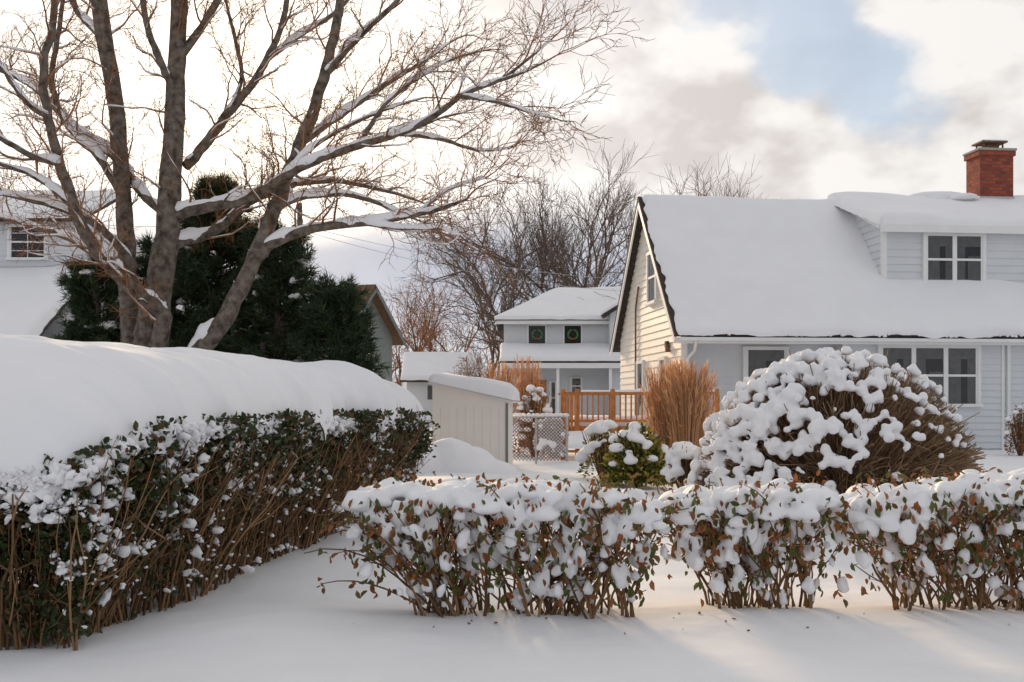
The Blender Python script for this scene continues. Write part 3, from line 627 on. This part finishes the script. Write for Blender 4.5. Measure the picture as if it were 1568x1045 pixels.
# ------------------------------------------------------------------ pines
def pine(name, px, top, d, wtop, wbot, nbr, zlow=.2, tuft=11, shoots=False):
    x, y, _ = pt(px, 0, d); gz = gz1(x, y); h = pt(px, top, d)[2]-gz; e = empty(name, (x, y, gz)); br = []; TP = []; TDr = []
    for i in range(nbr):
        t = rng.random()**.8; z = h*(zlow+(1-zlow)*t)*.97; a = rng.random()*6.28; Lb = (wbot+(wtop-wbot)*t**1.2)*rng.uniform(.6, 1.25)
        dr = np.array([math.cos(a), math.sin(a), .25+.4*t]); P = [np.array([0, 0, z-Lb*.15])]; p = P[0]
        for k in range(6):
            dr = nrm(dr+rng.normal(size=3)*.12+np.array([0, 0, .05 if k > 2 else -.08])); p = p+dr*Lb/6; P.append(p)
        P = np.array(P); br.append((P, np.linspace(.03, .008, 7)))
        for k in range(int(9+Lb*9)):
            s = rng.uniform(.25, 1)**.7*6; j = min(int(s), 5); q = P[j]+(P[j+1]-P[j])*(s-j); q = q+rng.normal(size=3)*np.array([.15, .15, .08])*(.4+.1*Lb)
            TP.append(q); TDr.append(nrm(P[j+1]-P[j])+rng.normal(size=3)*.35+np.array([0, 0, .15]))
    TP = np.array(TP); TDr = nrm(np.array(TDr)); n = len(TP)
    PP = np.repeat(TP, tuft, 0)+rng.normal(size=(n*tuft, 3))*.02; DD = np.repeat(TDr, tuft, 0)+rng.normal(size=(n*tuft, 3))*.55
    tris('needles', PP, DD, rng.uniform(.12, .26, n*tuft), .011, NEED, e)
    tubes('branches', br+[(np.array([(0, 0, 0), (0, 0, h*.5), (0, 0, h*.95)]), np.array([.14, .09, .02]))], BARK, e, 5)
    k = (rng.random(n) < .07) & (vn(TP[:, 0]*1.9, TP[:, 1]*1.9, TP[:, 2]*1.9+px) > .35); Cc = TP[k]+np.array([0, 0, .04]); m = len(Cc)
    if m: blobs('snow_tufts', Cc, np.stack([rng.uniform(.05, .19, m), rng.uniform(.05, .17, m), rng.uniform(.04, .09, m)], 1), SNOW, e, 2, lump=.6, flat=False)
    if shoots:
        sp = TP[TP[:, 2] > h*.72]; sp = sp[rng.random(len(sp)) < .4]; nn = len(sp); PP = np.repeat(sp, 8, 0); DD = np.array([0, 0, 1.])+rng.normal(size=(nn*8, 3))*.25
        tris('shoots', PP, DD, rng.uniform(.12, .3, nn*8), .012, NEEDW, e)
    return e
pine('pine_tree', 335, 275, 22.5, .35, 1.75, 290, shoots=True)
pine('pine_tree', 425, 345, 21.6, .5, 1.25, 180)
pine('pine_tree', 150, 398, 21.5, .5, .95, 150)
pine('pine_tree', 515, 430, 20.8, .45, .85, 140)
pine('pine_tree', 265, 380, 23, .6, 1.4, 120)

# ------------------------------------------------------------------ left hedge
Hd = empty('snow_capped_hedge')
Xf = lambda d: -4.19+.16*d+.08*vn(d*.6, 3.)
D0, D1, WH = 7.85, 17.7, 2.85
def zedge(d): return 1.55-.30*np.exp(-(d-D0)/.7)+.05*vn(d*1.1, 7.)-.08*sst(15, 18, d)
ns, nt_ = 560, 120
s = np.linspace(0, 1, ns); dd = D0-.12+(D1-D0+.2)*s
th = np.linspace(np.pi, 0, nt_)
ex = 2/2.7
Sg, Tg = np.meshgrid(dd, th, indexing='ij')
cx = np.sign(np.cos(Tg))*np.abs(np.cos(Tg))**ex; cz = np.abs(np.sin(Tg))**ex
e0 = np.clip((Sg-(D0-.12))/1.9, 0, 1); e0 = (1-(1-e0)**2.6)**(1/2.0)
e1 = np.clip(((D1+.08)-Sg)/.7, 0, 1); e1 = (1-(1-e1)**2.4)**(1/2.4)
ee = np.minimum(e0, e1)
wc = (WH/2+.08)*(.78+.22*ee)
ctr = -4.19+.16*Sg-WH/2
ze = zedge(Sg)
rip = .08*vn(Sg*2.6+cx*.4, Sg*.2+2.)*sst(9, 12, Sg)+.09*vn(Sg*5+cx, 3.+0*Sg)*sst(11, 14, Sg)
lump = .06*fbm(Sg*.9, cx*1.3, 2., 3)+.020*fbm(Sg*5, cx*5, 9., 2)
Hh = (.72-.005*(Sg-9))*ee
droop = .08+.13*fbm(Sg*3.6, 1.+0*Sg, 3.+0*Sg, 3)
X = ctr+cx*(wc+rip*np.clip(cx, 0, 1)); Z = ze-droop*np.abs(cx)**6+cz*(Hh+lump*ee+rip*.8*(1-np.abs(cx)**4)*sst(.2, .8, cx))
V = np.stack([X, Sg, Z], -1).reshape(-1, 3); I = (np.arange(ns-1)[:, None]*nt_+np.arange(nt_-1)).ravel()
mk('snow_cap', V, np.stack([I, I+1, I+nt_+1, I+nt_], 1), SNOW, Hd)
Vb = []
for i in range(0, ns, 3): Vb += [(X[i, 0]+.02, dd[i], Z[i, 0]+.0), (X[i, -1]-.02, dd[i], Z[i, -1]+.0)]
nb = len(Vb)//2; mk('snow_underside', np.array(Vb), [(2*i, 2*i+1, 2*i+3, 2*i+2) for i in range(nb-1)], SNOW, Hd)
st_ = []
def add_stem(x, y, dirx, diry, top, r):
    z0 = gz1(x, y)-.05; nseg = 6; p = np.array([x, y, z0]); P = [p]; Ln = (top-z0)/nseg; d = np.array([dirx, diry, 1.])
    for k in range(nseg):
        d = nrm(d+np.append(rng.normal(size=2)*.15, .05)); p = p+d*Ln*1.03; P.append(p)
    P = np.array(P); st_.append((P, np.linspace(r, r*.45, nseg+1)))
    for j in range(4):
        t = rng.uniform(.15, .95)*nseg; i = min(int(t), nseg-1); q = P[i]; nd = nrm(np.append(rng.normal(size=2)*.8, .7)); L2 = rng.uniform(.15, .5)
        st_.append((np.array([q, q+nd*L2*.5+rng.normal(size=3)*.02, q+nd*L2+np.array([0, 0, .05])]), np.array([r*.55, r*.42, r*.25])))
n = 950; dv = rng.uniform(D0, D1, n); of = np.clip(np.where(rng.random(n) < .85, rng.exponential(.25, n), rng.uniform(0, WH, n)), 0, WH-.05)
for d, o_ in zip(dv, of): add_stem(Xf(d)-o_-.14, d, .12*rng.normal()+.08, .14*rng.normal(), min(zedge(d), 1.5)*rng.uniform(.8, 1.0), rng.uniform(.006, .015))
for k in range(230):
    o_ = rng.uniform(0, WH); d = D0+rng.exponential(.35); add_stem(Xf(D0)-o_, d, .15*rng.normal(), -.05, 1.2*rng.uniform(.75, 1.02), rng.uniform(.006, .015))
tubes('stems', st_, HSTEM, Hd, 4)
n = 62000; dv = rng.uniform(D0, D1, n); of = np.where(rng.random(n) < .8, rng.exponential(.16, n), rng.uniform(0, 1.6, n)); zt = zedge(dv)+.08; u = rng.random(n)**.66; low = .08+.27*sst(8.5, 12, dv); z = low+(zt-low)*u
cl = fbm(dv*2.6, z*2.8, of, 3); keep = (cl > -.12-.6*(u-.4)-.12*(dv < 10)) | (u > .93)
keep &= (rng.random(n) < np.clip(.10+.2*(dv < 10)+1.2*(u-.10), 0, .97))
bul = .10*fbm(dv*1.5, z*2, 5., 2)
P = np.stack([Xf(dv)-of+.07*rng.normal(size=n)+bul+.08*sst(.5, 1.2, z), dv, z+ground_z(Xf(dv), dv)*.6*(1-u)], 1)[keep]
n2_ = 26000; o2 = rng.uniform(-.05, WH, n2_); d2_ = D0-.05+rng.exponential(.2, n2_); u2 = rng.random(n2_)**.75; z2 = .08+(1.30-.08)*u2; c2 = fbm(o2*2.6, z2*2.8, 9.+d2_, 3)
k2 = (c2 > -.20-.5*(u2-.3)) & (rng.random(n2_) < np.clip(.35+1.2*u2, 0, 1))
P2 = np.stack([Xf(D0)-o2, d2_, z2], 1)[k2]; P = np.concatenate([P, P2]); n = len(P)
leaves('leaves', P, rng.normal(size=(n, 3))+np.array([.4, -.4, .1]), rng.uniform(.035, .078, n), HLEAF, Hd, .33)
# snow dabs resting on foliage
n = 3600; dv = D0+rng.random(n)**1.4*(D1-D0); u = 1-rng.exponential(.27, n); u = np.clip(u, .05, 1.02); k = fbm(dv*3, u*5, 1., 2) > -.15+.25*(dv-D0)/6; dv, u = dv[k], u[k]; n = len(dv)
zt = zedge(dv); C1 = np.stack([Xf(dv)+rng.uniform(-.08, .14, n), dv, .15+(zt-.15)*u], 1)
n = 2600; o2 = rng.uniform(-.1, WH, n); u = np.clip(1-rng.exponential(.38, n), .05, 1.02); C2 = np.stack([Xf(D0)-o2, D0-rng.uniform(-.12, .14, n), .12+1.12*u], 1)[fbm(o2*4, u*5, 5., 2) > -.2]
C = np.concatenate([C1, C2]); n = len(C); r = .006+rng.exponential(.0078, n); r = np.minimum(r, .040)
blobs('snow_dabs', C, np.stack([r*1.8, r*1.3, r*.85], 1), SNOW, Hd, 2, rng.normal(size=(n, 3))*.5+np.array([0, 0, 1]), .7, False)
n = 1300; dv = rng.uniform(D0, D1, n); C = np.stack([Xf(dv)+rng.uniform(-.02, .12, n), dv, zedge(dv)-.02-rng.exponential(.05, n)+.03], 1)
n3_ = 420; o2 = rng.uniform(-.1, WH, n3_); C = np.concatenate([C, np.stack([Xf(D0)-o2, D0-.06+rng.uniform(-.06, .08, n3_), 1.27-rng.exponential(.09, n3_)], 1)]); n = len(C); r = rng.uniform(.014, .042, n)
blobs('snow_edge_lumps', C, np.stack([r*1.3, r*1.2, r*.9], 1), SNOW, Hd, 2, rng.normal(size=(n, 3))*.4+np.array([0, 0, 1]), .55, False)

# ------------------------------------------------------------------ front shrub row
def shrub_row(name, bx0, bx1, cx0, cx1, yc, dep, top, nst, strag=0):
    e = empty(name); L1 = []; tips = []; sb = []; sba = []; sbr = []
    for i in range(nst):
        f = rng.random(); bx = bx0+(bx1-bx0)*f; by = yc+rng.uniform(-.5, .5)*dep*.6; g = np.clip(f+rng.normal()*.20, 0, 1)
        tx = cx0+(cx1-cx0)*g; ty = yc+rng.uniform(-.5, .5)*dep; edge = abs(2*g-1)
        tz = top*rng.uniform(.74, 1.04)*(1-.18*edge**3)+.07*vn(tx*2.5, 3.)
        z0 = gz1(bx, by)-.03; P = []; nn = 8
        for k in range(nn+1):
            t = k/nn; c = t**1.25; P.append((bx+(tx-bx)*c, by+(ty-by)*c, z0+(tz-z0)*t**.92))
        P = np.array(P); P[1:-1] += np.cumsum(rng.normal(size=(nn-1, 3))*.016, 0); r = rng.uniform(.006, .015); L1.append((P, np.linspace(r, r*.45, nn+1)))
        for k in range(rng.integers(4, 7)):
            t = rng.uniform(.25, 1)*nn; j = min(int(t), nn-1); q = P[j]+(P[j+1]-P[j])*(t-j); nd = nrm(nrm(P[j+1]-P[j])+rng.normal(size=3)*.5); l2 = rng.uniform(.12, .30)
            Q = np.array([q, q+nd*l2*.5, q+nd*l2+np.array([0, 0, .02])]); Q[:, 2] = np.minimum(Q[:, 2], top*1.06); L1.append((Q, np.array([r*.55, r*.45, r*.3])))
            for m in range(2): tips.append(Q[rng.integers(1, 3)]+rng.normal(size=3)*.015)
        for k in range(3):
            t = rng.uniform(.08, .95)*nn; j = min(int(t), nn-1)
            if rng.random() < .30+.35*t/nn:
                sb.append(P[j]+(P[j+1]-P[j])*(t-j)+np.array([0, -.01, .015])+rng.normal(size=3)*.015); sba.append(nrm(P[j+1]-P[j])+rng.normal(size=3)*.25); a = (.026+rng.exponential(.022))*(.75+.45*t/nn); a = min(a, .08); sbr.append((a, a*rng.uniform(.8, 1.1), a*rng.uniform(1.3, 2.2)))
    for k in range(strag):
        bx = bx0+rng.random()*.25; by = yc+rng.uniform(-.3, .3); ex_ = cx0-rng.uniform(.0, .38); ez = rng.uniform(.25, .85); t = np.linspace(0, 1, 8)
        P = np.stack([bx+(ex_-bx)*t, by+(-.3)*t*rng.random(), gz1(bx, by)+ez*np.sin(t*1.9)], 1); L1.append((P, np.linspace(.010, .004, 8)))
        for m in range(9): tips.append(P[rng.integers(3, 8)]+rng.normal(size=3)*.02)
    tubes('stems', L1, HSTEM, e, 5)
    tips = np.array(tips); n = len(tips)
    leaves('leaves', tips, rng.normal(size=(n, 3))*.55+np.array([0, -.1, -.8]), rng.uniform(.04, .09, n), FLEAF, e, .26, .5)
    W = cx1-cx0
    n = int(W*170); xs = rng.uniform(cx0+.03, cx1-.03, n); u = rng.random(n)**.7; P = np.stack([xs, yc-dep*(.34+.2*u)+rng.normal(size=n)*.05, .16+u*(top-.18)], 1)
    leaves('front_leaves', P, rng.normal(size=(n, 3))*.5+np.array([0, -.1, -1.]), rng.uniform(.045, .095, n), FLEAF, e, .26, .6)
    n = int(W*dep*38); xs = rng.uniform(cx0, cx1, n); ys = yc+rng.uniform(-.5, .45, n)*dep; P = np.stack([xs, ys, np.full(n, top+.05)+.08*vn(xs*2.5, 3.)+rng.uniform(-.08, .04, n)], 1)
    leaves('tip_leaves', P, rng.normal(size=(n, 3))*.7+np.array([0, 0, .5]), rng.uniform(.04, .08, n), FLEAF, e, .25, .6)
    snow_mass('snow_clumps', np.array(sb), np.array(sbr), SNOW, e, .017, .35, np.array(sba), 2)
    # cap: pillows resting on the twig ends
    n = int(W*dep*95); xs = rng.uniform(cx0, cx1, n); ys = yc+rng.uniform(-.5, .5, n)*dep; edge = np.abs(2*(xs-cx0)/W-1)
    k = fbm(xs*3.2, ys*3.2, 8., 2) > -.55; xs, ys, edge = xs[k], ys[k], edge[k]; n = len(xs)
    zs = top*(1-.17*edge**3)+.08*vn(xs*2.5, 3.)+.05*vn(xs*6, ys*6)+rng.uniform(-.06, .015, n)-.11*sst(.30, .5, -(ys-yc)/dep)*rng.random(n)*1.5
    r = rng.uniform(.05, .12, n)
    snow_mass('snow_top', np.stack([xs, ys, zs], 1), np.stack([r*1.2, r*1.15, r*.78], 1), SNOW, e, .019, .30, None, 4)
    # clumps caught in the front twigs, thinning downwards
    n = int(W*44); xs = rng.uniform(cx0+.02, cx1-.02, n); ys = yc-dep*rng.uniform(.22, .48, n); u = 1-np.minimum(rng.exponential(.30, n), .8); zs = .1+(top*(1-.1*np.abs(2*(xs-cx0)/W-1)**3)-.14)*u; r = rng.uniform(.028, .082, n)*(.65+.45*u)
    snow_mass('snow_front_clumps', np.stack([xs, ys, zs], 1), np.stack([r, r*.9, r*rng.uniform(1.0, 2.0, n)], 1), SNOW, e, .017, .4, rng.normal(size=(n, 3))*.3+np.array([0, 0, 1]), 2)
    return e
shrub_row('snowy_shrub_hedge', -.75, .95, -1.24, 1.12, 9.02, .85, 1.03, 125, 6)
shrub_row('snowy_shrub_hedge', 1.62, 2.42, 1.16, 2.64, 9.25, .85, 1.02, 75)
shrub_row('snowy_shrub_hedge', 3.05, 5.6, 2.68, 5.9, 9.25, .85, 1.06, 165)
# a few fallen leaves on the snow
n = 34; xs = rng.uniform(-1.6, 5.2, n); ys = 8.55+rng.normal(size=n)*.22
leaves('fallen_leaves', np.stack([xs, ys, ground_z(xs, ys)+.008], 1), np.stack([rng.normal(size=n), rng.normal(size=n), rng.uniform(0, .2, n)], 1), rng.uniform(.015, .045, n), FLEAF, None, .28, .5)

# ------------------------------------------------------------------ big round bush
RB = empty('round_snowy_bush', (pt(1282, 0, 15.3)[0], 15.3, 0)); g0 = gz1(4.3, 15.3); RX, RY, RZh = 1.90, 1.6, 2.30-g0
Ls = []; surf = []
for i in range(440):
    a = rng.random()*6.283; ph = math.acos(rng.uniform(.02, 1)); dr = np.array([math.sin(ph)*math.cos(a), math.sin(ph)*math.sin(a), math.cos(ph)])
    k = 1+.06*rng.normal(); e = dr*np.array([RX, RY, RZh])*k; e[2] += g0; b = np.array([dr[0]*.35, dr[1]*.35, g0-.05]); t = np.linspace(0, 1, 8)[:, None]
    P = b+(e-b)*t; P[:, 2] += (.12*np.sin(t[:, 0]*3.14)); P[:, :2] += (rng.normal(size=2)*.05)*np.sin(t*3.14); Ls.append((P, np.linspace(.016, .006, 8)))
    for j in range(9):
        s_ = rng.uniform(.45, .92)*7; q = P[int(s_)]; o_ = e+rng.normal(size=3)*.17*np.array([1, 1, .8]); nn = o_*1.0; nn[2] -= g0; sca = np.linalg.norm(nn/np.array([RX, RY, RZh]))/rng.uniform(.95, 1.06); o_ = np.array([o_[0]/sca, o_[1]/sca, g0+(o_[2]-g0)/sca])
        m_ = (q+o_)/2+rng.normal(size=3)*.03; Ls.append((np.array([q, m_, o_]), np.array([.009, .007, .005])))
        surf.append(o_)
tubes('twigs', Ls, BSTEM, RB, 4)
surf = np.array(surf); surf = surf[surf[:, 2] > g0+.2]
sc1 = (surf-np.array([0, 0, g0]))/np.array([RX, RY, RZh])
cov = np.clip(.30+.90*sc1[:, 2]-.66*sc1[:, 0], .08, 1)
k = (rng.random(len(surf)) < cov*.44) & (fbm(surf[:, 0]*4.2, surf[:, 1]*4.2, surf[:, 2]*4.2, 2) > .22-.85*cov); C = surf[k]; s2 = sc1[k]; cv = cov[k]
r = rng.uniform(.030, .082, len(C))*(.6+.5*cv); print('bush blobs', len(C))
ax = nrm(s2+np.array([0, 0, .5]))
snow_mass('snow_puffs', C+np.array([0, 0, .02]), np.stack([r*1.15, r, r*1.2], 1), SNOW, RB, .024, .35, ax, 2)

# ------------------------------------------------------------------ small shrubs
def small_shrub(name, px, d, rx, h, lm_, nleaf, nblob, ls=(.04, .08)):
    x, y, _ = pt(px, 0, d); g = gz1(x, y); e = empty(name, (x, y, g)); o = []
    for i in range(90):
        a = rng.random()*6.28; q = np.array([math.cos(a)*rx*rng.random(), math.sin(a)*rx*.8*rng.random(), h*rng.uniform(.5, .98)]); o.append((np.array([q*np.array([.15, .15, 0]), q*np.array([.6, .6, .55]), q]), np.array([.01, .008, .004])))
    tubes('stems', o, HSTEM, e, 4)
    if nleaf:
        v = nrm(rng.normal(size=(nleaf, 3))); v[:, 2] = np.abs(v[:, 2]); k = rng.uniform(.6, 1.02, nleaf)[:, None]; P = v*k*np.array([rx, rx*.8, h]); k = P[:, 2] > .05; P = P[k]
        leaves('leaves', P, v[k]+rng.normal(size=(len(P), 3))*.7, rng.uniform(ls[0], ls[1], len(P)), lm_, e, .3)
    v = nrm(rng.normal(size=(nblob, 3))); v[:, 2] = np.abs(v[:, 2])*.9+.25; v = nrm(v); r = rng.uniform(.05, .11, nblob); snow_mass('snow', v*np.array([rx, rx*.8, h])*.98, np.stack([r*1.2, r*1.2, r*.9], 1), SNOW, e, .025)
small_shrub('variegated_shrub', 975, 17.5, .5, .95, YLEAF, 2000, 34, (.06, .11))
small_shrub('snowy_shrub', 925, 18.5, .42, .95, YLEAF, 500, 40)
small_shrub('snowy_shrub', 818, 27.5, .5, 1.75, TWIG, 900, 50)
small_shrub('snowy_shrub', 1048, 16.5, .3, .75, FLEAF, 300, 30)
small_shrub('snowy_shrub', 1562, 27, .35, 1.2, TWIG, 700, 8)
# ------------------------------------------------------------------ ornamental grass
def grass(name, px, d, h, rad, n):
    x, y, _ = pt(px, 0, d); g = gz1(x, y); e = empty(name, (x, y, g)); o = []; pl = []; pd = []
    for i in range(n):
        a = rng.random()*6.28; l = rng.uniform(.6, 1.1)*h; out_ = rad*rng.uniform(.1, 1.0); b = np.array([math.cos(a), math.sin(a), 0])*rad*.5*rng.random(); t = np.linspace(0, 1, 6); dr = np.array([math.cos(a), math.sin(a), 0])
        P = b+dr*(out_*.7*t[:, None]**1.6)+np.array([0, 0, 1.])*(l*(t-.06*t**3*out_/rad))[:, None]; o.append((P, np.linspace(.008, .004, 6)))
        if rng.random() < .4:
            for k in range(14): pl.append(P[-1]-(P[-1]-P[-2])*rng.random()*1.0); pd.append(nrm(P[-1]-P[-2])+rng.normal(size=3)*.2)
        else:
            for k in range(3): q = P[rng.integers(1, 5)]; pl.append(q); pd.append(nrm(dr+rng.normal(size=3)*.4+np.array([0, 0, .9])))
    tubes('blades', o, GRASS, e, 3); tris('plumes', np.array(pl), np.array(pd), rng.uniform(.08, .24, len(pl)), .010, GRASS, e)
grass('ornamental_grass', 1052, 20, 1.82, .50, 380)
grass('ornamental_grass', 1018, 20.6, 1.78, .44, 280)
grass('ornamental_grass', 765, 30, 2.15, .55, 300)
grass('ornamental_grass', 808, 31, 2.35, .5, 220)
